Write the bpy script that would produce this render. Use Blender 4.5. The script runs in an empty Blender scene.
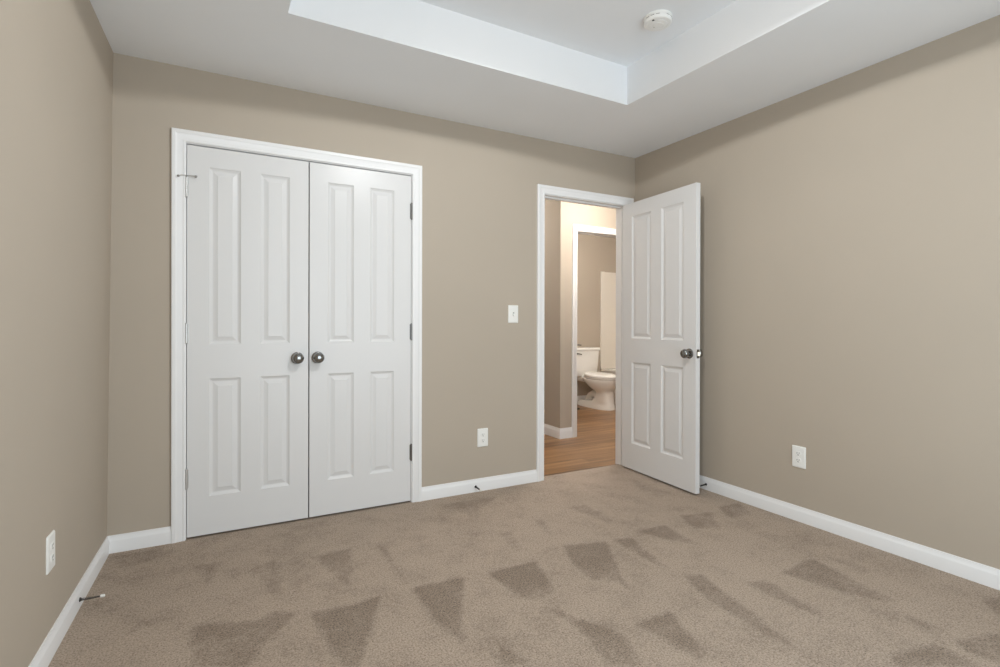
import bpy, bmesh, math, random
from mathutils import Vector, Matrix
PI = math.pi
scene = bpy.context.scene
COL = scene.collection

# ---------------------------------------------------------------- camera
cam_data = bpy.data.cameras.new('camera')
cam_data.sensor_fit = 'HORIZONTAL'
cam_data.sensor_width = 36.0
cam_data.lens = 521.206 / 1000.0 * 36.0
cam_data.shift_y = -8.935 / 1000.0
cam_data.clip_start = 0.02
cam = bpy.data.objects.new('camera', cam_data)
COL.objects.link(cam)
yaw, pitch, roll = 0.4966, -0.0025, 0.0024
right = Vector((math.cos(yaw), -math.sin(yaw), 0))
fwd0 = Vector((math.sin(yaw), math.cos(yaw), 0))
up0 = Vector((0, 0, 1))
fwd = fwd0 * math.cos(pitch) + up0 * math.sin(pitch)
up1 = up0 * math.cos(pitch) - fwd0 * math.sin(pitch)
R_ = right * math.cos(roll) + up1 * math.sin(roll)
U_ = up1 * math.cos(roll) - right * math.sin(roll)
m = Matrix.Identity(4)
for i in range(3):
    m[i][0] = R_[i]; m[i][1] = U_[i]; m[i][2] = -fwd[i]
m.translation = Vector((0.4732, -3.1356, 1.1234))
cam.matrix_world = m
scene.camera = cam

# ---------------------------------------------------------------- world, exposure, lights
world = bpy.data.worlds.new('world')
world.use_nodes = True
world.node_tree.nodes['Background'].inputs[0].default_value = (0.75, 0.85, 1.0, 1)
world.node_tree.nodes['Background'].inputs[1].default_value = 0.3
scene.world = world
scene.view_settings.view_transform = 'Standard'
scene.view_settings.look = 'None'
scene.view_settings.gamma = 1.0
scene.view_settings.use_curve_mapping = False
scene.view_settings.exposure = -0.13
scene.cycles.use_denoising = True
scene.cycles.max_bounces = 16
scene.cycles.diffuse_bounces = 10
scene.cycles.glossy_bounces = 6


def lamp(name, kind, loc, watts, color, size=0.1, size_y=None, rot=(0, 0, 0)):
    d = bpy.data.lights.new(name, kind)
    d.energy = watts
    d.color = color
    if kind == 'AREA':
        d.shape = 'RECTANGLE'; d.size = size; d.size_y = size_y or size
    else:
        d.shadow_soft_size = size
    o = bpy.data.objects.new(name, d)
    o.location = loc; o.rotation_euler = rot
    COL.objects.link(o)
    return o


LAMP_STRENGTH, LAMP_COLOR = 37.0, (1.0, 0.875, 0.74)      # the dome lamp on the tray ceiling, built below
lo = lamp('tray_ceiling_lamp', 'SPOT', (1.62, -1.80, 2.570), 59, (0.92, 0.97, 1.0), 0.035)   # beam added below the closed dome, cone cut to miss the risers
lo.data.spot_size = math.radians(165.6); lo.data.spot_blend = 0.025
lamp('added_window_light', 'AREA', (1.7, -3.70, 1.12), 64, (0.81, 0.925, 1.0), 2.2, 1.9, (PI / 2, 0, 0))  # soft daylight panel behind the added, unseen window
lamp('hall_ceiling_lamp', 'POINT', (3.62, 0.36, 2.34), 39, (1.0, 0.95, 0.895), 0.08)
lamp('hall_end_fill', 'POINT', (2.75, 1.9, 2.3), 22, (1.0, 0.95, 0.895), 0.08)  # fill added to brighten the hall return wall, no fixture there
lamp('bathroom_lamp', 'POINT', (4.62, 1.65, 2.25), 38, (1.0, 0.95, 0.895), 0.10)

# ---------------------------------------------------------------- dimensions
W, H, DEPTH = 3.391, 2.438, 3.60
LS, LEAN = 0.0267, 0.0103        # the left wall is a touch out of square and out of plumb
TX0, TX1, TY1, TY0, TH = 0.7353, 2.6445, -0.7568, -2.85, 0.2301
CX0, CX1, CZ = 0.3310, 1.5410, 2.0485       # closet opening
EX0, EX1, EZ = 2.533, 3.300, 2.047          # bedroom doorway
BX0, BX1, BZ = 3.635, 4.397, 2.043          # bathroom doorway
BBH = 0.0838
WT = 0.115
HY = 1.08                                    # hall wall with bathroom door
HX = 3.432                                   # outside corner in the hall
FY = 2.87                                    # far bathroom wall
WZ = -0.010                                  # wood floor level
THRESH = 0.072


# ---------------------------------------------------------------- materials
def newmat(name):
    mt = bpy.data.materials.new(name)
    mt.use_nodes = True
    nt = mt.node_tree
    b = nt.nodes['Principled BSDF']
    return mt, nt, b


def noise(nt, scale, detail=4, rough=0.5, vec=None):
    n = nt.nodes.new('ShaderNodeTexNoise')
    n.inputs['Scale'].default_value = scale
    n.inputs['Detail'].default_value = detail
    n.inputs['Roughness'].default_value = rough
    if vec is not None:
        nt.links.new(vec, n.inputs['Vector'])
    return n


def objco(nt):
    return nt.nodes.new('ShaderNodeTexCoord').outputs['Object']


def bump(nt, b, height, strength, dist):
    bp = nt.nodes.new('ShaderNodeBump')
    bp.inputs['Strength'].default_value = strength
    bp.inputs['Distance'].default_value = dist
    nt.links.new(height, bp.inputs['Height'])
    nt.links.new(bp.outputs['Normal'], b.inputs['Normal'])


def ramp(nt, fac, stops):
    r = nt.nodes.new('ShaderNodeValToRGB')
    e = r.color_ramp.elements
    while len(e) < len(stops):
        e.new(0.5)
    for el, (p, c) in zip(e, stops):
        el.position = p
        el.color = (*c, 1)
    nt.links.new(fac, r.inputs['Fac'])
    return r


def paint(name, col, rough, bump_scale=220, bump_strength=0.08, spec=0.5, var=0.02):
    mt, nt, b = newmat(name)
    co = objco(nt)
    n = noise(nt, 1.3, 3, 0.5, co)
    lo = tuple(c * (1 - var) for c in col); hi = tuple(min(1, c * (1 + var)) for c in col)
    r = ramp(nt, n.outputs['Fac'], [(0.3, lo), (0.7, hi)])
    nt.links.new(r.outputs['Color'], b.inputs['Base Color'])
    b.inputs['Roughness'].default_value = rough
    b.inputs['Specular IOR Level'].default_value = spec
    if bump_strength:
        n2 = noise(nt, bump_scale, 2, 0.5, co)
        bump(nt, b, n2.outputs['Fac'], bump_strength, 0.001)
    return mt


def metal(name, col, rough):
    mt, nt, b = newmat(name)
    n = noise(nt, 60, 2, 0.5, objco(nt))
    r = ramp(nt, n.outputs['Fac'], [(0.3, tuple(c * 0.92 for c in col)), (0.7, col)])
    nt.links.new(r.outputs['Color'], b.inputs['Base Color'])
    b.inputs['Metallic'].default_value = 1.0
    b.inputs['Roughness'].default_value = rough
    return mt


WALL = paint('tan_wall_paint', (0.460, 0.400, 0.328), 0.75, 260, 0.10, 0.3)
CEIL = paint('ceiling_paint', (0.81, 0.832, 0.855), 0.9, 200, 0.10, 0.2)
DOORP = paint('door_gloss_paint', (0.725, 0.722, 0.718), 0.30, 140, 0.02, 0.25, 0.006)
TRIM = paint('trim_gloss_paint', (0.83, 0.83, 0.83), 0.38, 140, 0.02, 0.5, 0.006)
PLAST = paint('white_plastic', (0.84, 0.84, 0.81), 0.35, 100, 0.0, 0.5, 0.004)
DETPL = paint('detector_plastic', (0.82, 0.82, 0.80), 0.45, 100, 0.0, 0.5, 0.004)
CERAM = paint('glazed_ceramic', (0.90, 0.89, 0.86), 0.12, 100, 0.0, 0.6, 0.004)
ACRYL = paint('tub_acrylic', (0.80, 0.76, 0.69), 0.25, 100, 0.0, 0.5, 0.004)
DARK = paint('dark_slot', (0.10, 0.10, 0.10), 0.6, 100, 0.0, 0.3, 0.01)
GREYP = paint('grey_slot', (0.30, 0.30, 0.29), 0.6, 100, 0.0, 0.3, 0.01)
RUBBER = paint('white_rubber', (0.80, 0.79, 0.75), 0.6, 100, 0.0, 0.3, 0.01)
BLACKM = paint('black_coated_metal', (0.03, 0.027, 0.025), 0.4, 100, 0.0, 0.5, 0.02)
NICKEL = metal('aged_nickel', (0.29, 0.29, 0.285), 0.15)
HINGEM = metal('hinge_nickel', (0.24, 0.235, 0.225), 0.30)
STRIKE = metal('latch_brass_nickel', (0.50, 0.43, 0.34), 0.30)
PALEM = metal('reflection_pale_nickel', (0.66, 0.66, 0.65), 0.40)  # nickel with the white casing's reflection put into its colour; pin stop shares it
BRAID = metal('braided_hose', (0.45, 0.42, 0.38), 0.4)


def carpet_mat():
    mt, nt, b = newmat('carpet_pile')
    co = objco(nt)
    at = nt.nodes.new('ShaderNodeAttribute'); at.attribute_name = 'pile'
    n1 = noise(nt, 150, 4, 0.8, co)
    n2 = noise(nt, 7, 4, 0.6, co)
    n3 = noise(nt, 420, 2, 0.6, co)
    # pile brushed towards / away: lighter and darker fibre colour
    base = ramp(nt, n1.outputs['Fac'], [(0.33, (0.090, 0.062, 0.041)), (0.44, (0.430, 0.333, 0.252)), (0.66, (0.67, 0.540, 0.428))])
    dark = ramp(nt, n1.outputs['Fac'], [(0.35, (0.050, 0.034, 0.021)), (0.48, (0.270, 0.200, 0.144)), (0.70, (0.51, 0.400, 0.303))])
    # tufted, uneven edges of the vacuum marks and mottled nap between them
    n4 = noise(nt, 42, 5, 0.75, co)
    n5 = noise(nt, 1.6, 2, 0.5, co)
    a1 = nt.nodes.new('ShaderNodeMath'); a1.operation = 'MULTIPLY_ADD'
    nt.links.new(n2.outputs['Fac'], a1.inputs[0]); a1.inputs[1].default_value = 1.6
    nt.links.new(at.outputs['Fac'], a1.inputs[2])
    a2 = nt.nodes.new('ShaderNodeMath'); a2.operation = 'MULTIPLY_ADD'
    nt.links.new(n4.outputs['Fac'], a2.inputs[0]); a2.inputs[1].default_value = 1.9
    a3 = nt.nodes.new('ShaderNodeMath'); a3.operation = 'MULTIPLY_ADD'
    nt.links.new(n5.outputs['Fac'], a3.inputs[0]); a3.inputs[1].default_value = 0.9
    nt.links.new(a1.outputs[0], a3.inputs[2])
    nt.links.new(a3.outputs[0], a2.inputs[2])
    mr = nt.nodes.new('ShaderNodeMapRange'); mr.interpolation_type = 'SMOOTHSTEP'
    mr.inputs['From Min'].default_value = 1.88; mr.inputs['From Max'].default_value = 3.28
    nt.links.new(a2.outputs[0], mr.inputs['Value'])
    mx = nt.nodes.new('ShaderNodeMix'); mx.data_type = 'RGBA'
    nt.links.new(mr.outputs['Result'], mx.inputs['Factor'])
    nt.links.new(base.outputs['Color'], mx.inputs['A']); nt.links.new(dark.outputs['Color'], mx.inputs['B'])
    nt.links.new(mx.outputs['Result'], b.inputs['Base Color'])
    b.inputs['Roughness'].default_value = 1.0
    b.inputs['Specular IOR Level'].default_value = 0.05
    b.inputs['Sheen Weight'].default_value = 0.15
    b.inputs['Sheen Roughness'].default_value = 0.6
    sm = nt.nodes.new('ShaderNodeMath'); sm.operation = 'ADD'
    nt.links.new(n1.outputs['Fac'], sm.inputs[0]); nt.links.new(n3.outputs['Fac'], sm.inputs[1])
    bump(nt, b, sm.outputs[0], 0.9, 0.006)
    return mt


def wood_mat():
    mt, nt, b = newmat('oak_planks')
    co = objco(nt)
    br = nt.nodes.new('ShaderNodeTexBrick')
    br.inputs['Scale'].default_value = 1.0
    br.inputs['Brick Width'].default_value = 1.2
    br.inputs['Row Height'].default_value = 0.125
    br.inputs['Mortar Size'].default_value = 0.0012
    br.inputs['Mortar Smooth'].default_value = 0.1
    br.offset = 0.37
    br.inputs['Color1'].default_value = (0.25, 0.25, 0.25, 1)
    br.inputs['Color2'].default_value = (0.85, 0.85, 0.85, 1)
    br.inputs['Mortar'].default_value = (0.0, 0.0, 0.0, 1)
    nt.links.new(co, br.inputs['Vector'])
    mp = nt.nodes.new('ShaderNodeMapping')
    mp.inputs['Scale'].default_value = (1.4, 22, 1)
    nt.links.new(co, mp.inputs['Vector'])
    g = noise(nt, 1.0, 6, 0.6, mp.outputs['Vector'])
    mx = nt.nodes.new('ShaderNodeMix'); mx.data_type = 'FLOAT'
    mx.inputs['Factor'].default_value = 0.30
    nt.links.new(g.outputs['Fac'], mx.inputs['A']); nt.links.new(br.outputs['Color'], mx.inputs['B'])
    r = ramp(nt, mx.outputs['Result'], [(0.33, (0.070, 0.030, 0.011)), (0.48, (0.215, 0.106, 0.040)), (0.68, (0.40, 0.225, 0.098))])
    nt.links.new(r.outputs['Color'], b.inputs['Base Color'])
    b.inputs['Roughness'].default_value = 0.33
    bump(nt, b, br.outputs['Fac'], 0.15, -0.002)
    return mt


CARPET, WOOD = carpet_mat(), wood_mat()


# ---------------------------------------------------------------- mesh helpers
class MB:
    def __init__(self):
        self.bm = bmesh.new()

    def box(self, x0, x1, y0, y1, z0, z1):
        v = [self.bm.verts.new(p) for p in ((x0, y0, z0), (x1, y0, z0), (x1, y1, z0), (x0, y1, z0),
                                            (x0, y0, z1), (x1, y0, z1), (x1, y1, z1), (x0, y1, z1))]
        for f in ((0, 3, 2, 1), (4, 5, 6, 7), (0, 1, 5, 4), (1, 2, 6, 5), (2, 3, 7, 6), (3, 0, 4, 7)):
            self.bm.faces.new([v[i] for i in f])
        return v

    def quad(self, *pts):
        self.bm.faces.new([self.bm.verts.new(p) for p in pts])

    def loft(self, rings, close=True, cap0=True, cap1=True):
        vs = [[self.bm.verts.new(p) for p in r] for r in rings]
        n = len(vs[0])
        for a, b in zip(vs, vs[1:]):
            for i in range(n if close else n - 1):
                j = (i + 1) % n
                try:
                    self.bm.faces.new((a[i], a[j], b[j], b[i]))
                except ValueError:
                    pass
        if cap0: self.bm.faces.new(vs[0][::-1])
        if cap1: self.bm.faces.new(vs[-1])
        return vs

    def lathe(self, prof, origin=(0, 0, 0), axis=(0, 0, 1), seg=32):
        """prof: (radius, height along axis)."""
        ax = Vector(axis).normalized()
        t = Vector((0, 0, 1)) if abs(ax.z) < 0.9 else Vector((1, 0, 0))
        e1 = ax.cross(t).normalized(); e2 = ax.cross(e1)
        o = Vector(origin)
        rings = []
        for r, h in prof:
            r = max(r, 1e-5)
            rings.append([o + ax * h + (e1 * math.cos(2 * PI * k / seg) + e2 * math.sin(2 * PI * k / seg)) * r for k in range(seg)])
        self.loft(rings)

    def tube(self, pts, rad, seg=10):
        pts = [Vector(p) for p in pts]
        rings = []
        prev = None
        for i, p in enumerate(pts):
            d = (pts[min(i + 1, len(pts) - 1)] - pts[max(i - 1, 0)]).normalized()
            if prev is None:
                t = Vector((0, 0, 1)) if abs(d.z) < 0.9 else Vector((1, 0, 0))
                e1 = d.cross(t).normalized()
            else:
                e1 = (prev - d * prev.dot(d)).normalized()
            prev = e1
            e2 = d.cross(e1)
            r = rad[i] if isinstance(rad, (list, tuple)) else rad
            rings.append([p + (e1 * math.cos(2 * PI * k / seg) + e2 * math.sin(2 * PI * k / seg)) * r for k in range(seg)])
        self.loft(rings)

    def build(self, name, mat, parent=None, smooth=None, bevel=None, loc=None, rotz=0.0, weld=True):
        if weld:
            bmesh.ops.remove_doubles(self.bm, verts=self.bm.verts, dist=1e-5)
        bmesh.ops.recalc_face_normals(self.bm, faces=self.bm.faces)
        me = bpy.data.meshes.new(name)
        self.bm.to_mesh(me); self.bm.free()
        me.materials.append(mat)
        if smooth:
            for p in me.polygons: p.use_smooth = True
            me.set_sharp_from_angle(angle=math.radians(smooth))
        o = bpy.data.objects.new(name, me)
        COL.objects.link(o)
        if parent: o.parent = parent
        if loc: o.location = loc
        o.rotation_euler = (0, 0, rotz)
        if bevel:
            md = o.modifiers.new('bevel', 'BEVEL')
            md.width = bevel; md.segments = 2; md.limit_method = 'ANGLE'; md.angle_limit = math.radians(55)
        return o


def tag(o, label, cat, group=None, kind=None):
    o['label'] = label
    o['category'] = cat
    if group: o['group'] = group
    if kind: o['kind'] = kind
    return o


def empty(name, loc, rotz=0.0):
    o = bpy.data.objects.new(name, None)
    o.empty_display_size = 0.05
    COL.objects.link(o)
    o.location = loc; o.rotation_euler = (0, 0, rotz)
    return o


def lx(y, z=0.0):
    """x of the left wall face at depth y and height z."""
    return LS * y + LEAN * z


# ---------------------------------------------------------------- shell of the bedroom
def wall_with_openings(name, x0, x1, y0, y1, z0, z1, ops, label):
    mb = MB()
    xs = [x0]
    for a, b, t in ops:
        mb.box(xs[-1], a, y0, y1, z0, z1)
        mb.box(a, b, y0, y1, t, z1)
        xs.append(b)
    mb.box(xs[-1], x1, y0, y1, z0, z1)
    return tag(mb.build(name, WALL, weld=False), label, 'wall', kind='structure')


JT = 0.018   # jamb board thickness
wall_with_openings('wall_back', -0.12, 6.25, 0, WT, WZ - 0.1, 2.46,
                   [(CX0 - JT, CX1 + JT, CZ + JT), (EX0 - JT, EX1 + JT, EZ + JT)],
                   'tan painted wall holding the white closet doors and the open doorway')
mb = MB()
y_end = -DEPTH
mb.loft([[(lx(0, z), 0, z), (lx(y_end, z), y_end, z), (lx(y_end, z) - 0.14, y_end, z), (-0.14, 0, z)] for z in (-0.1, 2.46)])
tag(mb.build('wall_left', WALL), 'tan painted wall at the left with a low outlet', 'wall', kind='structure')
mb = MB()
mb.box(W, W + WT, y_end, 0, -0.1, 2.46)
tag(mb.build('wall_right', WALL), 'tan painted wall behind the open door', 'wall', kind='structure')
# wall behind the camera with an unseen window opening, added to light the room
mb = MB()
for b in ((-0.25, 0.6, -0.1, 2.46), (2.8, W + WT, -0.1, 2.46), (0.6, 2.8, -0.1, 0.16), (0.6, 2.8, 2.08, 2.46)):
    mb.box(b[0], b[1], y_end - 0.14, y_end, b[2], b[3])
tag(mb.build('wall_front', WALL, weld=False), 'tan painted wall with an added window opposite the closet', 'wall', kind='structure')
mb = MB()
for b in ((0.6, 0.65, 0.16, 2.08), (2.75, 2.8, 0.16, 2.08), (0.65, 2.75, 0.16, 0.21), (0.65, 2.75, 2.03, 2.08), (1.68, 1.72, 0.21, 2.03)):
    mb.box(b[0], b[1], y_end - 0.08, y_end - 0.02, b[2], b[3])
tag(mb.build('added_window_1', TRIM, weld=False), 'unseen white framed window added opposite the closet for daylight', 'window', kind='structure')

# ceiling: soffit, the risers and the raised tray, one continuous surface
mb = MB()
xa, xb, ya, yb = -0.2, W + 0.05, y_end - 0.05, 0.05
mb.quad((xa, ya, H), (xb, ya, H), (TX1 + 0.028, TY0, H), (TX0, TY0, H))
mb.quad((xb, ya, H), (xb, yb, H), (TX1 - 0.006, TY1 + 0.018, H), (TX1 + 0.028, TY0, H))
mb.quad((xb, yb, H), (xa, yb, H), (TX0, TY1, H), (TX1 - 0.006, TY1 + 0.018, H))
mb.quad((xa, yb, H), (xa, ya, H), (TX0, TY0, H), (TX0, TY1, H))
c = [(TX0, TY0), (TX1 + 0.028, TY0), (TX1 - 0.006, TY1 + 0.018), (TX0, TY1)]
for i in range(4):
    p, q = c[i], c[(i + 1) % 4]
    mb.quad((*p, H), (*q, H), (*q, H + TH), (*p, H + TH))
mb.quad(*[(*p, H + TH) for p in c])
# the slab above
mb.quad(*[(x, y, H + TH + 0.12) for x, y in ((xa, ya), (xb, ya), (xb, yb), (xa, yb))])
cs = [(xa, ya), (xb, ya), (xb, yb), (xa, yb)]
for i in range(4):
    p, q = cs[i], cs[(i + 1) % 4]
    mb.quad((*p, H), (*q, H), (*q, H + TH + 0.12), (*p, H + TH + 0.12))
tag(mb.build('ceiling', CEIL), 'white tray ceiling with a lower border and raised middle', 'ceiling', kind='structure')

# ---------------------------------------------------------------- carpet with vacuum marks (pile brushed the other way)
MARKS = [  # outline in metres on the floor (x, y), strength
]
PX = [
 (1.0, [(412,588),(464,577),(461,621),(467,642),(463,643),(430,615)]),
 (0.95, [(487,574),(536,561),(554,591),(541,600),(526,600)]),
 (0.9, [(563,545),(607,542),(614,561),(630,591),(620,583),(592,579),(571,561)]),
 (0.75, [(613,540),(631,538),(667,567),(658,566)]),
 (0.8, [(637,531),(664,525),(702,546),(670,540)]),
 (0.7, [(679,516),(710,512),(722,530),(695,528)]),
 (0.5, [(568,507),(586,505),(615,522),(606,523)]),
 (0.55, [(534,519),(544,521),(554,537),(547,535)]),
 (0.45, [(497,534),(511,531),(521,550),(512,545)]),
 (0.95, [(544,606),(580,619),(607,628),(628,640),(645,667),(608,667),(592,642),(566,618)]),
 (0.85, [(634,624),(670,612),(702,649),(704,664),(664,639)]),
 (0.75, [(499,646),(528,660),(514,667),(500,667)]),
 (0.8, [(780,572),(812,559),(850,578),(902,603),(880,601),(820,586)]),
 (0.5, [(820,554),(882,571),(860,573)]),
 (0.7, [(745,582),(770,581),(822,616),(800,609)]),
 (0.8, [(685,577),(702,574),(797,648),(770,637),(710,602)]),
 (0.6, [(905,614),(942,629),(920,629)]),
 (0.85, [(955,640),(1004,633),(1004,664),(965,651)]),
 (0.85, [(890,655),(940,645),(985,667),(900,667)]),
 (0.8, [(983,601),(1004,595),(1004,620)]),
 (0.8, [(718,507),(740,503),(752,515),(730,518)]),
 (0.85, [(196,626),(258,620),(276,610),(298,613),(272,636),(248,667),(196,667),(188,644)]),
 (0.95, [(308,612),(348,606),(381,595),(372,628),(360,667),(346,667),(328,642)]),
 (0.55, [(120,638),(140,621),(174,618),(146,627)]),
 (0.5, [(194,566),(218,562),(210,586),(202,582)]),
 (0.5, [(248,570),(278,558),(282,600),(268,592)]),
 (0.6, [(314,557),(352,548),(352,588),(338,580)]),
 (0.55, [(376,546),(384,547),(412,584),(404,584)]),
 (0.4, [(112,556),(160,549),(180,551),(124,570)]),
 (0.35, [(440,505),(500,496),(470,515)]),
 (0.4, [(630,478),(668,492),(640,492)]),
]


def floor_hit(u, v):
    """where the sight line of an edge read off the photograph meets the floor, in metres."""
    a, b = (u - 500) / 521.206, (v - 324.565) / 521.206
    d = fwd + R_ * a - U_ * b
    t = -cam.matrix_world.translation.z / d.z
    p = cam.matrix_world.translation + d * t
    return p.x, p.y


for s_, poly in PX:
    MARKS.append((s_, [floor_hit(*p) for p in poly]))
rnd = random.Random(5)
# marks outside the frame, same kind of sweep
for k in range(14):
    x, y = 0.2 + 0.22 * k, -2.3 - 0.3 * (k % 3)
    if not (x < 1.2 and y > -2.2):
        MARKS.append((0.6, [(x, y - 0.45), (x + 0.2, y - 0.4), (x + 0.12, y - 0.75)]))


def inside(x, y, poly):
    r = False
    j = len(poly) - 1
    for i in range(len(poly)):
        xi, yi = poly[i]; xj, yj = poly[j]
        if (yi > y) != (yj > y) and x < (xj - xi) * (y - yi) / (yj - yi) + xi: r = not r
        j = i
    return r


STEP = 0.02
nx, ny = int((W + 0.14) / STEP) + 1, int((DEPTH + THRESH) / STEP) + 1
x0f, y0f = -0.12, -DEPTH
gx = [x0f + (W + 0.12 - x0f) * i / nx for i in range(nx + 1)]
gy = [y0f + (THRESH - y0f) * j / ny for j in range(ny + 1)]
val = [[0.0] * (nx + 1) for _ in range(ny + 1)]
for s_, poly in MARKS:
    ax, bx = min(p[0] for p in poly), max(p[0] for p in poly)
    ay, by = min(p[1] for p in poly), max(p[1] for p in poly)
    for j, y in enumerate(gy):
        if y < ay - STEP or y > by + STEP: continue
        for i, x in enumerate(gx):
            if x < ax - STEP or x > bx + STEP: continue
            hits = 0
            for ox in (-0.4, 0, 0.4):
                for oy in (-0.4, 0, 0.4):
                    hits += inside(x + ox * STEP, y + oy * STEP, poly)
            if hits:
                fade = 0.62 + 0.38 * min(1.0, max(0.0, (y - ay) / (by - ay)))
                val[j][i] = max(val[j][i], s_ * fade * hits / 9)
bm = bmesh.new()
lay = bm.verts.layers.float.new('pile')
V = []
for j, y in enumerate(gy):
    row = []
    for i, x in enumerate(gx):
        v = bm.verts.new((x, y, 0.0)); v[lay] = val[j][i]; row.append(v)
    V.append(row)
for j in range(ny):
    for i in range(nx):
        q = (V[j][i], V[j][i + 1], V[j + 1][i + 1], V[j + 1][i])
        if gy[j] > -0.02 and not (gx[i] > EX0 - 0.06 and gx[i] < EX1 + 0.04):
            if not (CX0 - 0.06 < gx[i] < CX1 + 0.04 and gy[j] < 0.06):
                continue
        bm.faces.new(q)
me = bpy.data.meshes.new('floor'); bm.to_mesh(me); bm.free(); me.materials.append(CARPET)
fl = bpy.data.objects.new('floor', me); COL.objects.link(fl)
tag(fl, 'brown cut pile carpet with triangular vacuum marks', 'carpet', kind='structure')

# ---------------------------------------------------------------- hall and bathroom shell
mb = MB()
mb.box(2.2, 6.2, THRESH, 3.2, WZ - 0.05, WZ)
tag(mb.build('floor_hall', WOOD), 'oak plank floor of the hall and bathroom', 'wood floor', kind='structure')
wall_with_openings('wall_hall', HX, 6.2, HY, HY + WT, WZ - 0.04, 2.44, [(BX0 - JT, BX1 + JT, BZ + JT)],
                   'lit tan wall across the hall with the bathroom doorway')
mb = MB()
mb.box(HX, HX + WT, HY + WT, 3.1, WZ - 0.04, 2.44)
tag(mb.build('wall_hall_return', WALL), 'shaded tan wall beyond the outside corner in the hall', 'wall', kind='structure')
mb = MB()
mb.box(HX + WT, 6.2, FY, FY + 0.1, WZ - 0.04, 2.44)
tag(mb.build('wall_bathroom', WALL), 'tan wall behind the toilet', 'wall', kind='structure')
mb = MB()
mb.box(6.14, 6.24, WT, FY, WZ - 0.04, 2.44)
mb.box(2.1, 2.2, WT, 3.2, WZ - 0.04, 2.44)
mb.box(2.2, HX, 3.1, 3.2, WZ - 0.04, 2.44)
mb.box(5.40, 6.14, HY + WT, 1.335, WZ - 0.04, 2.44)
tag(mb.build('wall_hall_end', WALL, weld=False), 'tan walls closing the hall and bathroom out of sight', 'wall', kind='structure')
mb = MB()
mb.box(2.1, 6.24, WT, 3.2, 2.44, 2.52)
tag(mb.build('ceiling_hall', CEIL), 'white flat ceiling of the hall', 'ceiling', kind='structure')
# closet box behind the double doors
mb = MB()
mb.box(0.05, 1.85, 0.75, 0.80, -0.05, 2.44)
mb.box(0.05, 0.10, WT, 0.75, -0.05, 2.44)
mb.box(1.80, 1.85, WT, 0.75, -0.05, 2.44)
mb.box(0.05, 1.85, WT, 0.80, 2.44, 2.49)
mb.box(0.05, 1.85, 0.05, 0.80, -0.06, -0.01)
tag(mb.build('wall_closet', WALL, weld=False), 'dark inside of the closet behind the white doors', 'wall', kind='structure')


# ---------------------------------------------------------------- baseboards
BBP = [(0, 0), (0.013, 0), (0.013, 0.057), (0.0115, 0.062), (0.0085, 0.068), (0.0065, 0.077), (0.0050, 0.0838), (0, 0.0838)]


def baseboard(name, runs, label, z=0.0, scale=1.0):
    """runs: list of (start, end, normal) on plan; mitre handled by the extension given in start/end offsets."""
    mb = MB()
    for (a, b, n, ma, mbv) in runs:
        a = Vector(a); b = Vector(b); n = Vector(n).normalized()
        d = (b - a).normalized()
        r0 = [(*(a + n * t + d * (t * ma)), z + h * scale) for t, h in BBP]
        r1 = [(*(b + n * t - d * (t * mbv)), z + h * scale) for t, h in BBP]
        mb.loft([r0, r1])
    return tag(mb.build(name, TRIM, smooth=25, weld=False), label, 'baseboard', kind='structure')


CASW = 0.061
baseboard('baseboard_left', [((0, 0), (lx(y_end), y_end), (1, LS), 1, 0)], 'white baseboard along the left wall')
baseboard('baseboard_right', [((W, 0), (W, y_end), (-1, 0), 1, 0)], 'white baseboard along the right wall behind the open door')
baseboard('baseboard_back', [((0, 0), (CX0 - CASW - 0.004, 0), (0, -1), 1, 0),
                             ((CX1 + CASW + 0.004, 0), (EX0 - CASW - 0.004, 0), (0, -1), 0, 0)],
          'white baseboard in two lengths beside the closet')
baseboard('baseboard_hall', [((HX, 3.1), (HX, HY), (-1, 0), 0, -1),
                             ((HX, HY), (BX0 - CASW - 0.004, HY), (0, -1), -1, 0)],
          'white baseboard wrapping the outside corner in the hall', WZ, 1.22)
baseboard('baseboard_bathroom', [((HX + WT, FY), (5.375, FY), (0, -1), 0, 0)], 'white baseboard behind the toilet', WZ, 1.2)

# ---------------------------------------------------------------- door casings and jambs
CASP = [(0, 0), (0, 0.0085), (0.003, 0.0105), (0.009, 0.0105), (0.012, 0.0090), (0.015, 0.0100), (0.034, 0.0125),
        (0.040, 0.0150), (0.044, 0.0170), (0.057, 0.0170), (0.060, 0.0155), (0.061, 0.013), (0.061, 0)]


def casing(name, x0, x1, zt, y, side, label, reveal=0.004, z0=0.0, right_leg=True):
    mb = MB()
    x0 -= reveal; x1 += reveal; zt += reveal
    secs = [[], [], [], []]
    for w, t in CASP:
        yy = y + side * t
        secs[0].append((x0 - w, yy, z0)); secs[1].append((x0 - w, yy, zt + w))
        secs[2].append((x1 + w, yy, zt + w)); secs[3].append((x1 + w, yy, z0))
    mb.loft(secs)
    return tag(mb.build(name, TRIM, smooth=25), label, 'door casing', kind='structure')


def jamb(name, x0, x1, zt, label, y0=0.0, y1=WT, z0=0.0, stop=None):
    mb = MB()
    mb.box(x0 - JT, x0, y0, y1, z0, zt + JT)
    mb.box(x1, x1 + JT, y0, y1, z0, zt + JT)
    mb.box(x0, x1, y0, y1, zt, zt + JT)
    if stop:
        s0, s1 = stop
        mb.box(x0, x0 + 0.010, s0, s1, z0, zt)
        mb.box(x1 - 0.010, x1, s0, s1, z0, zt)
        mb.box(x0 + 0.010, x1 - 0.010, s0, s1, zt - 0.010, zt)
    return tag(mb.build(name, TRIM, weld=False), label, 'door jamb', kind='structure')


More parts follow.
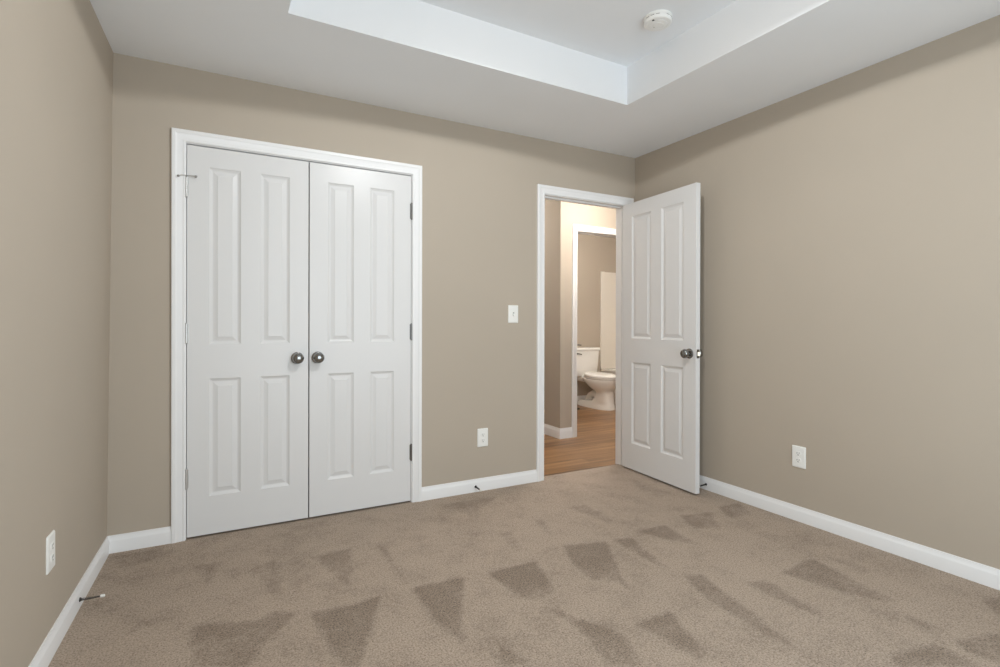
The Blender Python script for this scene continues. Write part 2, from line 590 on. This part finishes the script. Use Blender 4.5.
casing('trim_1', CX0, CX1, CZ, 0, -1, 'white moulded casing around the closet doors')
casing('trim_2', EX0, EX1, EZ, 0, -1, 'white moulded casing around the open bedroom doorway')
casing('trim_3', EX0, EX1, EZ, WT, 1, 'white casing on the hall side of the bedroom doorway', z0=WZ)
casing('trim_4', BX0, BX1, BZ, HY, -1, 'white casing around the bathroom doorway seen through the hall', z0=WZ)
jamb('trim_5', CX0, CX1, CZ, 'white jamb boards inside the closet opening', stop=(0.040, 0.075))
jamb('trim_6', EX0, EX1, EZ, 'white jamb boards inside the bedroom doorway', z0=WZ, stop=(0.042, 0.078))
jamb('trim_7', BX0, BX1, BZ, 'white jamb boards inside the bathroom doorway', HY, HY + WT, WZ, stop=(HY + 0.04, HY + 0.075))

# ---------------------------------------------------------------- doors
RING = [(0, 0), (0.0035, 0.0035), (0.010, 0.0075), (0.0150, 0.0095), (0.0190, 0.0095), (0.0375, 0.0040), (0.0385, 0.0025), (0.041, 0.0022)]


def door_leaf(mb, w, h, xcols, zrows, t=0.035):
    """moulded four panel leaf: local x 0..w, z 0..h, front y=0, back y=t."""
    xs = [0.0] + [e for c in xcols for e in c] + [w]
    zs = [0.0] + [e for c in zrows for e in c] + [h]
    for side in (0, 1):
        def P(x, z, d):
            return (x, d if side == 0 else t - d, z)
        for i in range(len(xs) - 1):
            for j in range(len(zs) - 1):
                if i % 2 == 1 and j % 2 == 1:
                    a, b, c, d = xs[i], xs[i + 1], zs[j], zs[j + 1]
                    prev = None
                    for o_, dp in RING:
                        ring = [P(a + o_, c + o_, dp), P(b - o_, c + o_, dp), P(b - o_, d - o_, dp), P(a + o_, d - o_, dp)]
                        if prev:
                            for k in range(4):
                                mb.quad(prev[k], prev[(k + 1) % 4], ring[(k + 1) % 4], ring[k])
                        prev = ring
                    mb.quad(*prev)
                else:
                    mb.quad(P(xs[i], zs[j], 0), P(xs[i + 1], zs[j], 0), P(xs[i + 1], zs[j + 1], 0), P(xs[i], zs[j + 1], 0))
    for i in range(len(xs) - 1):
        for z in (0, h):
            mb.quad((xs[i], 0, z), (xs[i + 1], 0, z), (xs[i + 1], t, z), (xs[i], t, z))
    for j in range(len(zs) - 1):
        for x in (0, w):
            mb.quad((x, 0, zs[j]), (x, 0, zs[j + 1]), (x, t, zs[j + 1]), (x, t, zs[j]))


ROSE = [(0, 0), (0.033, 0), (0.034, 0.003), (0.0325, 0.007), (0.026, 0.0105), (0.014, 0.013)]
KNOB = [(0.0135, 0.010), (0.0120, 0.018), (0.0125, 0.023), (0.0175, 0.026), (0.0260, 0.031), (0.0300, 0.039), (0.0305, 0.046),
        (0.0290, 0.053), (0.0245, 0.0585), (0.0200, 0.0610), (0.0180, 0.0595), (0.0130, 0.0610), (0.0060, 0.0622), (0, 0.0625)]


def knob(parent, origin, axis):
    a = MB(); a.lathe(KNOB, origin, axis, 36)
    k = a.build('knob', NICKEL, parent, smooth=40)
    b = MB(); b.lathe(ROSE, origin, axis, 36)
    b.build('rosette', NICKEL, k, smooth=40)
    return k


def hinge(parent, x, y, z, leafdir, mat=None, flap=0.012):
    """barrel with knuckles and the two leaves' edges."""
    a = MB()
    hh = 0.050
    prof = [(0, -hh - 0.004), (0.004, -hh - 0.003), (0.0062, -hh)]
    for k in range(5):
        z0 = -hh + k * 0.02
        prof += [(0.0062, z0 + 0.0005), (0.0062, z0 + 0.0192), (0.0054, z0 + 0.0196), (0.0054, z0 + 0.0200)]
    prof += [(0.0062, hh), (0.004, hh + 0.003), (0, hh + 0.004)]
    a.lathe(prof, (x, y, z), (0, 0, 1), 14)
    a.box(min(x, x + leafdir * flap), max(x, x + leafdir * flap), y + 0.0035, y + 0.0055, z - hh + 0.003, z + hh - 0.003)
    return a.build('hinge', mat or HINGEM, parent, smooth=35, weld=False)


ZR = [(0.200, 0.818), (0.998, 1.928)]
LH = 2.0310
LZ = 0.0105


def closet_leaf(name, x0, x1, knob_x, hinge_x, label, knobz=0.914):
    w = x1 - x0
    st, mu = 0.100, 0.096
    pw = 0.1495
    mb = MB()
    door_leaf(mb, w, LH, [(st, st + pw), (st + pw + mu, st + pw + mu + pw)], ZR)
    o = mb.build(name, DOORP, bevel=0.0012, loc=(x0, 0.0, LZ))
    tag(o, label, 'closet door', kind='structure')
    knob(o, (knob_x - x0, 0.0, knobz), (0, -1, 0))
    for z in (0.304, 1.058, 1.812):
        hinge(o, hinge_x - x0, -0.0045, z, 1 if hinge_x < x0 + 0.1 else -1, PALEM if hinge_x < x0 + 0.1 else HINGEM, flap=0.010)
    return o


MID = (CX0 + CX1) / 2 - 0.004
d1 = closet_leaf('door_1', CX0 + 0.003, MID - 0.0030, 0.869, CX0 + 0.001, 'white four panel closet door with its knob at the right edge')
d2 = closet_leaf('door_2', MID + 0.0030, CX1 - 0.003, 0.979, CX1 - 0.001, 'white four panel closet door with its knob at the left edge')
# hinge pin door stop on the top left hinge
a = MB()
hx_, hz_ = -0.002, 1.812 + 0.058
a.box(hx_ - 0.008, hx_ + 0.008, -0.0125, 0.0, hz_ - 0.001, hz_ + 0.002)
a.tube([(hx_ + 0.004, -0.007, hz_ + 0.001), (hx_ + 0.02, -0.013, hz_ - 0.001), (hx_ + 0.040, -0.016, hz_ - 0.002)], 0.0026, 10)
a.tube([(hx_ - 0.004, -0.007, hz_ + 0.001), (hx_ - 0.020, -0.019, hz_ - 0.003), (hx_ - 0.032, -0.026, hz_ - 0.010)], 0.0026, 10)
st_ = a.build('hinge_pin_stop', PALEM, d1, smooth=40, weld=False)
a = MB()
a.lathe([(0, 0), (0.0055, 0.0005), (0.0062, 0.003), (0.0055, 0.007), (0, 0.008)], (hx_ + 0.040, -0.016, hz_ - 0.002), (0.6, 0.55, -0.1), 14)
a.lathe([(0, 0), (0.0055, 0.0005), (0.0062, 0.003), (0.0055, 0.007), (0, 0.008)], (hx_ - 0.032, -0.026, hz_ - 0.010), (-0.75, 0.55, -0.1), 14)
tip = a.build('bumper', GREYP, st_, smooth=40, weld=False)

# bedroom door standing open against the right wall
EW = 0.754
AOPEN = math.radians(3.4)
mb = MB()
st, mu = 0.112, 0.108
pw = (EW - 2 * st - mu) / 2
door_leaf(mb, EW, LH, [(st, st + pw), (st + pw + mu, EW - st)], ZR)
# local x runs from the hinge edge to the free edge, local y=0 is the face turned to the room
d3 = mb.build('door_3', DOORP, bevel=0.0012)
ang = -PI / 2 - AOPEN
d3.rotation_euler = (0, 0, ang)
pivot = Vector((EX1 - 0.0085, -0.010, 0.0125))
off = Matrix.Rotation(ang, 3, 'Z') @ Vector((0, 0.035, 0))
d3.location = pivot - off
tag(d3, 'white four panel bedroom door standing open against the right wall', 'door', kind='structure')
knob(d3, (EW - 0.055, 0.0, 0.914), (0, -1, 0))
knob(d3, (EW - 0.055, 0.035, 0.914), (0, 1, 0))
a = MB()
a.box(EW - 0.001, EW + 0.0012, 0.005, 0.030, 0.914 - 0.029, 0.914 + 0.029)
lp = a.build('latch_plate', NICKEL, d3, bevel=0.001)
a = MB()
a.loft([[(EW + 0.001, 0.011, 0.902), (EW + 0.001, 0.025, 0.902), (EW + 0.001, 0.025, 0.926), (EW + 0.001, 0.011, 0.926)],
        [(EW + 0.004, 0.011, 0.902), (EW + 0.012, 0.025, 0.902), (EW + 0.012, 0.025, 0.926), (EW + 0.004, 0.011, 0.926)]])
a.build('latch_bolt', STRIKE, lp)
for z in (0.24, 1.02, 1.80):
    hinge(d3, 0.0015, 0.0405, z, 1, flap=0.004)


# ---------------------------------------------------------------- small fittings
def rounded_rect(w, h, r, n=5):
    pts = []
    for cx, cy, a0 in ((w - r, h - r, 0), (-w + r, h - r, 90), (-w + r, -h + r, 180), (w - r, -h + r, 270)):
        for k in range(n + 1):
            t = math.radians(a0 + 90 * k / n)
            pts.append((cx + r * math.cos(t), cy + r * math.sin(t)))
    return pts


def plate(mb, w, h):
    """wall plate, local: x across, z up, front towards -y."""
    rings = []
    for inset, y in ((0, 0), (0, -0.0025), (0.0015, -0.0048), (0.004, -0.0062), (0.007, -0.0066)):
        rings.append([(x, y, z) for x, z in rounded_rect(w / 2 - inset, h / 2 - inset, 0.004)])
    mb.loft(rings)


def screw(parent, z, y=-0.0064):
    a = MB(); a.lathe([(0.0034, 0), (0.0034, 0.0008), (0.0026, 0.0016), (0, 0.0018)], (0, y, z), (0, -1, 0), 14)
    return a.build('screw', PLAST, parent, smooth=40)


PW_, PH_ = 0.079, 0.123


def outlet(loc, rotz, label, group):
    o = empty('wall_outlet', loc, rotz)
    tag(o, label, 'outlet', group)
    a = MB(); plate(a, PW_, PH_)
    a.build('cover_plate', PLAST, o, smooth=35)
    for zc in (0.0195, -0.0195):
        a = MB()
        ring = []
        for k in range(28):
            t = 2 * PI * k / 28
            ring.append((0.0172 * math.cos(t), max(-0.0125, min(0.0125, 0.0172 * math.sin(t)))))
        a.loft([[(x, -0.0060, zc + z) for x, z in ring], [(x, -0.0080, zc + z) for x, z in ring],
                [(x * 0.95, -0.0086, zc + z * 0.95) for x, z in ring]])
        f = a.build('receptacle', PLAST, o, smooth=35)
        s = MB()
        s.box(-0.0074, -0.0052, -0.0089, -0.0080, zc - 0.001, zc + 0.0085)
        s.box(0.0052, 0.0074, -0.0089, -0.0080, zc - 0.000, zc + 0.0075)
        s.lathe([(0.0029, 0), (0.0029, 0.0009), (0, 0.0010)], (0, -0.0080, zc - 0.0072), (0, -1, 0), 12)
        s.build('slot', DARK, f, weld=False)
    screw(o, 0)
    return o


OG = 'white duplex wall outlets'
outlet((2.041, 0, 0.355), 0, 'white duplex outlet on the back wall between closet and open doorway', OG)
outlet((W, -1.336, 0.365), -PI / 2, 'white duplex outlet on the right wall past the open bedroom door', OG)
outlet((lx(-0.887, 0.354), -0.887, 0.354), PI / 2 - math.atan(LS), 'white duplex outlet on the left wall near the door stop with white tip', OG)

sw = empty('light_switch', (2.275, 0, 1.187))
tag(sw, 'white toggle light switch on the back wall beside the open doorway', 'light switch')
a = MB(); plate(a, PW_, PH_); a.build('cover_plate', PLAST, sw, smooth=35)
a = MB(); a.box(-0.0052, 0.0052, -0.0074, -0.0060, -0.0122, 0.0122); a.build('toggle_slot', GREYP, sw)
a = MB()
a.loft([[(-0.0042, -0.006, -0.010), (0.0042, -0.006, -0.010), (0.0042, -0.006, 0.006), (-0.0042, -0.006, 0.006)],
        [(-0.0034, -0.018, -0.0135), (0.0034, -0.018, -0.0135), (0.0034, -0.018, -0.0075), (-0.0034, -0.018, -0.0075)]])
a.build('toggle', PLAST, sw, bevel=0.0008)
for z in (0.030, -0.030): screw(sw, z)


def door_stop(loc, rotz, label, length=0.078, tilt=0.0):
    o = empty('door_stop', loc, rotz)
    tag(o, label, 'door stop', 'baseboard door stops')
    d = Vector((0, -math.cos(tilt), -math.sin(tilt)))
    a = MB(); a.lathe([(0, 0), (0.0085, 0), (0.0085, 0.002), (0.0065, 0.005), (0.0045, 0.007), (0, 0.0075)], (0, 0, 0), d, 20)
    a.build('mounting_base', BLACKM, o, smooth=35)
    a = MB()
    n = 150
    turns = 17
    pts = []
    e1 = Vector((1, 0, 0)); e2 = d.cross(e1)
    for k in range(n + 1):
        t = k / n
        r = 0.0046 - 0.0018 * t
        ang_ = 2 * PI * turns * t
        pts.append(d * (0.005 + (length - 0.016) * t) + (e1 * math.cos(ang_) + e2 * math.sin(ang_)) * r)
    a.tube(pts, 0.0011, 6)
    a.build('spring', BLACKM, o, smooth=60)
    a = MB(); a.lathe([(0, 0), (0.0052, 0), (0.0060, 0.002), (0.0060, 0.011), (0.0050, 0.0145), (0, 0.015)],
                      d * (length - 0.012), d, 18)
    a.build('bumper_tip', RUBBER, o, smooth=35)
    return o


door_stop((lx(-0.558, 0.035) + 0.013, -0.558, 0.036), PI / 2 - math.atan(LS), 'black spring door stop with white tip on the left baseboard', tilt=0.02)
door_stop((1.984, -0.013, 0.036), 0, 'black spring door stop on the back wall baseboard below the outlet', tilt=0.05)
door_stop((W - 0.013, -0.705, 0.038), -PI / 2, 'black spring door stop on the right baseboard beside the open door edge', tilt=0.05)

# dome lamp in the middle of the tray, above and behind the picture's top edge
glow = bpy.data.materials.new('lit_frosted_glass')
glow.use_nodes = True
gb = glow.node_tree.nodes['Principled BSDF']
gb.inputs['Base Color'].default_value = (0.9, 0.9, 0.88, 1)
gb.inputs['Emission Color'].default_value = (*LAMP_COLOR, 1)
gb.inputs['Emission Strength'].default_value = LAMP_STRENGTH
cl = empty('ceiling_lamp', (1.62, -1.80, H + TH))
tag(cl, 'round frosted dome lamp fixed to the middle of the tray ceiling', 'ceiling lamp')
a = MB(); a.lathe([(0, 0), (0.165, 0), (0.165, -0.018), (0.155, -0.022), (0, -0.022)], (0, 0, 0), (0, 0, 1), 48)
a.build('base_pan', HINGEM, cl, smooth=35)
a = MB(); a.lathe([(0.150, -0.023)] + [(0.150 * math.cos(t), -0.023 - 0.048 * math.sin(t)) for t in [PI / 2 * k / 10 for k in range(1, 11)]], (0, 0, 0), (0, 0, 1), 48)
a.build('glass_dome', glow, cl, smooth=60)
a = MB(); a.lathe([(0, -0.070), (0.010, -0.071), (0.011, -0.074), (0.006, -0.077), (0, -0.078)], (0, 0, 0), (0, 0, 1), 16)
a.build('finial', HINGEM, cl, smooth=40)

# smoke detector on the tray ceiling
sd = empty('smoke_detector', (2.427, -1.196, H + TH))
tag(sd, 'round white smoke detector on the raised tray ceiling', 'smoke detector')
a = MB(); a.lathe([(0, 0), (0.069, 0), (0.069, -0.008), (0.067, -0.0105), (0.055, -0.011)], (0, 0, 0), (0, 0, 1), 48)
a.build('mounting_base', DETPL, sd, smooth=30)
a = MB(); a.lathe([(0.052, -0.010), (0.060, -0.0105), (0.060, -0.0125), (0.068, -0.0125), (0.0685, -0.022), (0.067, -0.030), (0.063, -0.0335),
                   (0.050, -0.0355), (0.049, -0.0340), (0.046, -0.0340), (0.045, -0.0365), (0.030, -0.0385), (0.029, -0.0370), (0.0265, -0.0370),
                   (0.0255, -0.0395), (0.012, -0.0402), (0, -0.0404)], (0, 0, 0), (0, 0, 1), 48)
body = a.build('housing', DETPL, sd, smooth=30)
for k in range(16):
    if k % 4 == 3: continue
    t = 2 * PI * k / 16
    a = MB(); a.box(-0.009, 0.009, -0.0006, 0.0006, -0.0012, 0.0012)
    s = a.build('vent_slot', GREYP, body, loc=(0.0683 * math.cos(t), 0.0683 * math.sin(t), -0.0165))
    s.rotation_euler = (0, 0, t + PI / 2)
a = MB(); a.lathe([(0.006, 0.0005), (0.006, -0.001), (0, -0.0012)], (-0.049, -0.018, -0.0350), (0, 0, 1), 16)
a.build('horn_hole', DARK, body)
a = MB(); a.lathe([(0.0028, 0.0005), (0.0028, -0.001), (0, -0.0016)], (-0.006, 0.020, -0.0388), (0, 0, 1), 12)
a.build('indicator_light', GREYP, body)

# ---------------------------------------------------------------- toilet
TO = Vector((4.998, FY - 0.012, WZ))
toilet = empty('toilet', TO)
tag(toilet, 'white two piece toilet with closed lid seen through the doorways', 'toilet')


def egg(a, yb, yf, z, n=40, sq=0.0):
    """closed outline; y measured forward from the wall (towards -y)."""
    cy = yb + (yf - yb) * 0.52
    pts = []
    for k in range(n):
        t = 2 * PI * k / n
        c_, s_ = math.cos(t), math.sin(t)
        e = 1.0 - 0.35 * sq
        cx_ = math.copysign(abs(c_) ** e, c_); sx_ = math.copysign(abs(s_) ** e, s_)
        y = cy + (yf - cy) * sx_ if s_ > 0 else cy + (cy - yb) * sx_
        w = a * (1.0 - 0.10 * max(0, s_) ** 2)
        pts.append((w * cx_, -y, z))
    return pts


mb = MB()
SEC = [(0.126, 0.04, 0.725, 0.000, 1.0), (0.126, 0.04, 0.725, 0.012, 1.0), (0.120, 0.05, 0.718, 0.050, 1.0), (0.112, 0.12, 0.712, 0.075, 0.9), (0.108, 0.36, 0.708, 0.095, 0.7),
       (0.105, 0.42, 0.704, 0.140, 0.6), (0.103, 0.43, 0.700, 0.200, 0.5), (0.106, 0.43, 0.697, 0.228, 0.4), (0.122, 0.40, 0.700, 0.246, 0.25),
       (0.150, 0.34, 0.716, 0.272, 0.1), (0.166, 0.30, 0.727, 0.297, 0.1), (0.178, 0.26, 0.738, 0.325, 0.05), (0.190, 0.20, 0.750, 0.355, 0.1), (0.193, 0.18, 0.755, 0.385, 0.1),
       (0.190, 0.18, 0.753, 0.395, 0.1), (0.155, 0.22, 0.710, 0.397, 0.1)]
mb.loft([egg(a_, b_, f_, z_, 40, q_) for a_, b_, f_, z_, q_ in SEC])
bowl = mb.build('bowl', CERAM, toilet, smooth=60)
# rear deck under the tank, and trapway behind the pedestal
mb = MB()
for r in ():
    pass
rr = rounded_rect(0.095, 0.11, 0.03)
mb.loft([[(x * s_, -(0.135 + y), z_) for x, y in rr] for s_, z_ in ((0.85, 0.33), (1.0, 0.35), (1.0, 0.392), (0.97, 0.397))])
mb.build('tank_deck', CERAM, bowl, smooth=40)
mb = MB()
mb.tube([(0.01, -0.45, 0.14), (0.01, -0.39, 0.17), (0.01, -0.33, 0.175), (0.01, -0.27, 0.15), (0.01, -0.23, 0.11), (0.01, -0.21, 0.07), (0.01, -0.21, 0.02)],
        [0.056, 0.054, 0.050, 0.048, 0.048, 0.050, 0.054], 18)
mb.build('trapway', CERAM, bowl, smooth=60)
# seat and lid
mb = MB()
mb.loft([egg(0.184, 0.235, 0.756, 0.399), egg(0.190, 0.230, 0.762, 0.405), egg(0.190, 0.230, 0.762, 0.414), egg(0.186, 0.235, 0.758, 0.419)])
mb.build('seat', CERAM, toilet, smooth=50)
mb = MB()
mb.loft([egg(0.186, 0.225, 0.758, 0.4205), egg(0.192, 0.220, 0.764, 0.426), egg(0.191, 0.221, 0.763, 0.438), egg(0.182, 0.232, 0.752, 0.449),
         egg(0.150, 0.27, 0.705, 0.455), egg(0.06, 0.38, 0.58, 0.458)])
for v in mb.bm.verts:            # the lid lifts slightly towards its hinges
    v.co.z += 0.016 * max(0.0, (0.60 + v.co.y) / 0.38) * (1 if v.co.z > 0.43 else 0)
lid = mb.build('lid', CERAM, toilet, smooth=50)
for sx in (-0.07, 0.07):
    mb = MB(); mb.lathe([(0, -0.018), (0.011, -0.016), (0.012, 0), (0.011, 0.016), (0, 0.018)], (sx, -0.222, 0.420), (1, 0, 0), 14)
    mb.build('lid_hinge', CERAM, lid, smooth=45)
# tank
mb = MB()


def tank_ring(hw, y0, y1, z, bow=0.012):
    pts = []
    n = 10
    for k in range(n + 1):
        x = -hw + 2 * hw * k / n
        pts.append((x, -(y1 - bow * (x / hw) ** 2 * 1.0), z))
    for k in range(n + 1):
        x = hw - 2 * hw * k / n
        pts.append((x, -y0, z))
    return pts


mb.loft([tank_ring(0.180, 0.02, 0.180, 0.398), tank_ring(0.188, 0.016, 0.186, 0.410), tank_ring(0.196, 0.014, 0.192, 0.50),
         tank_ring(0.205, 0.012, 0.198, 0.63), tank_ring(0.212, 0.010, 0.202, 0.754)])
tank = mb.build('tank', CERAM, toilet, smooth=40, bevel=0.006)
mb = MB()
mb.loft([tank_ring(0.214, 0.006, 0.206, 0.755), tank_ring(0.222, 0.002, 0.214, 0.762), tank_ring(0.223, 0.002, 0.215, 0.786),
         tank_ring(0.217, 0.006, 0.209, 0.795)])
mb.build('tank_lid', CERAM, tank, smooth=40, bevel=0.003)
mb = MB()
mb.lathe([(0, 0), (0.012, 0), (0.012, 0.006), (0.006, 0.010), (0.006, 0.018), (0, 0.02)], (-0.165, -0.190, 0.717), (0, -1, 0), 16)
mb.tube([(-0.165, -0.207, 0.717), (-0.14, -0.210, 0.714), (-0.105, -0.208, 0.706)], [0.005, 0.006, 0.007], 10)
mb.build('flush_lever', BLACKM, tank, smooth=45, weld=False)
# water supply
mb = MB()
mb.tube([(-0.235, -0.000, 0.19), (-0.235, -0.055, 0.19)], 0.008, 10)
mb.lathe([(0, 0), (0.013, 0), (0.013, 0.03), (0, 0.03)], (-0.235, -0.055, 0.178), (0, 0, 1), 14)
mb.lathe([(0, 0), (0.016, 0.002), (0.016, 0.010), (0, 0.012)], (-0.235, -0.066, 0.19), (0, -1, 0), 14)
mb.lathe([(0, 0), (0.028, 0), (0.026, 0.004), (0, 0.006)], (-0.235, 0.0, 0.19), (0, -1, 0), 18)
valve = mb.build('shutoff_valve', BRAID, toilet, smooth=45, weld=False)
mb = MB()
mb.tube([(-0.235, -0.055, 0.205), (-0.243, -0.07, 0.25), (-0.232, -0.11, 0.30), (-0.19, -0.13, 0.32), (-0.155, -0.11, 0.345), (-0.15, -0.10, 0.400)], 0.0065, 10)
mb.build('supply_hose', BRAID, valve, smooth=60)
for sx in (-0.112, 0.112):
    mb = MB(); mb.lathe([(0.013, 0), (0.013, 0.006), (0.008, 0.014), (0, 0.016)], (sx * 0.93, -0.30, 0.060), (0, 0, 1), 14)
    mb.build('bolt_cap', CERAM, bowl, smooth=40)

# ---------------------------------------------------------------- bathtub and surround
TBX0, TBX1, TBY0, TBY1, TBZ = 5.408, 6.135, 1.345, FY - 0.006, 0.455
mb = MB()


def rect_ring(x0, x1, y0, y1, r, z, n=5):
    cx_, cy_ = (x0 + x1) / 2, (y0 + y1) / 2
    return [(cx_ + a_, cy_ + b_, z) for a_, b_ in rounded_rect((x1 - x0) / 2, (y1 - y0) / 2, r, n)]


mb.loft([rect_ring(TBX0 + 0.012, TBX1, TBY0, TBY1, 0.006, WZ), rect_ring(TBX0 + 0.010, TBX1, TBY0, TBY1, 0.006, 0.40),
         rect_ring(TBX0, TBX1, TBY0, TBY1, 0.008, 0.415), rect_ring(TBX0, TBX1, TBY0, TBY1, 0.008, TBZ - 0.006),
         rect_ring(TBX0 + 0.006, TBX1 - 0.002, TBY0 + 0.002, TBY1 - 0.002, 0.01, TBZ),
         rect_ring(TBX0 + 0.075, TBX1 - 0.05, TBY0 + 0.07, TBY1 - 0.07, 0.12, TBZ),
         rect_ring(TBX0 + 0.09, TBX1 - 0.065, TBY0 + 0.09, TBY1 - 0.085, 0.12, TBZ - 0.02),
         rect_ring(TBX0 + 0.14, TBX1 - 0.11, TBY0 + 0.22, TBY1 - 0.13, 0.12, 0.10)])
tub = mb.build('bathtub', ACRYL, smooth=40)
tag(tub, 'pale alcove bathtub half hidden beside the toilet', 'bathtub')
sur = empty('shower_surround', (TBX0, FY, TBZ))
tag(sur, 'pale moulded shower surround panels standing above the bathtub', 'shower surround')
sz0, sz1 = 0.001, 1.877 - TBZ
mb = MB()
mb.box(0.0, TBX1 - TBX0 + 0.004, -0.016, -0.0005, sz0, sz1)
p = mb.build('end_panel', ACRYL, sur, bevel=0.003)
mb = MB()
mb.box(-0.018, 0.050, -0.026, -0.0005, sz0 + 0.0, sz1 + 0.006)
mb.build('edge_flange', ACRYL, p, bevel=0.005)
mb = MB()
mb.box(TBX1 - TBX0 - 0.012, TBX1 - TBX0 + 0.004, TBY0 - FY + 0.0005, -0.016, sz0, sz1)
mb.build('long_panel', ACRYL, sur, bevel=0.003)
mb = MB()
mb.box(0.0, TBX1 - TBX0 - 0.012, TBY0 - FY - 0.0095, TBY0 - FY + 0.006, sz0, sz1)
mb.build('near_panel', ACRYL, sur, bevel=0.003)

# slim dark stand next to the tank, at the edge of the bathroom doorway
stand = empty('toilet_paper_stand', (4.655, 2.46, WZ))
tag(stand, 'thin dark stand with a short top arm beside the toilet tank', 'stand')
mb = MB(); mb.lathe([(0, 0), (0.050, 0), (0.050, 0.008), (0.045, 0.012), (0.012, 0.014), (0, 0.014)], (0, 0, 0), (0, 0, 1), 32)
mb.build('base', BLACKM, stand, smooth=35)
mb = MB(); mb.tube([(0, 0, 0.010), (0, 0, 0.4), (0, 0, 0.84)], 0.006, 12)
mb.build('pole', BLACKM, stand, smooth=50)
mb = MB(); mb.tube([(-0.01, 0.005, 0.832), (0.0, 0, 0.846), (0.03, -0.015, 0.848), (0.062, -0.03, 0.846)], [0.006, 0.0075, 0.0075, 0.006], 12)
mb.build('arm', BLACKM, stand, smooth=50)
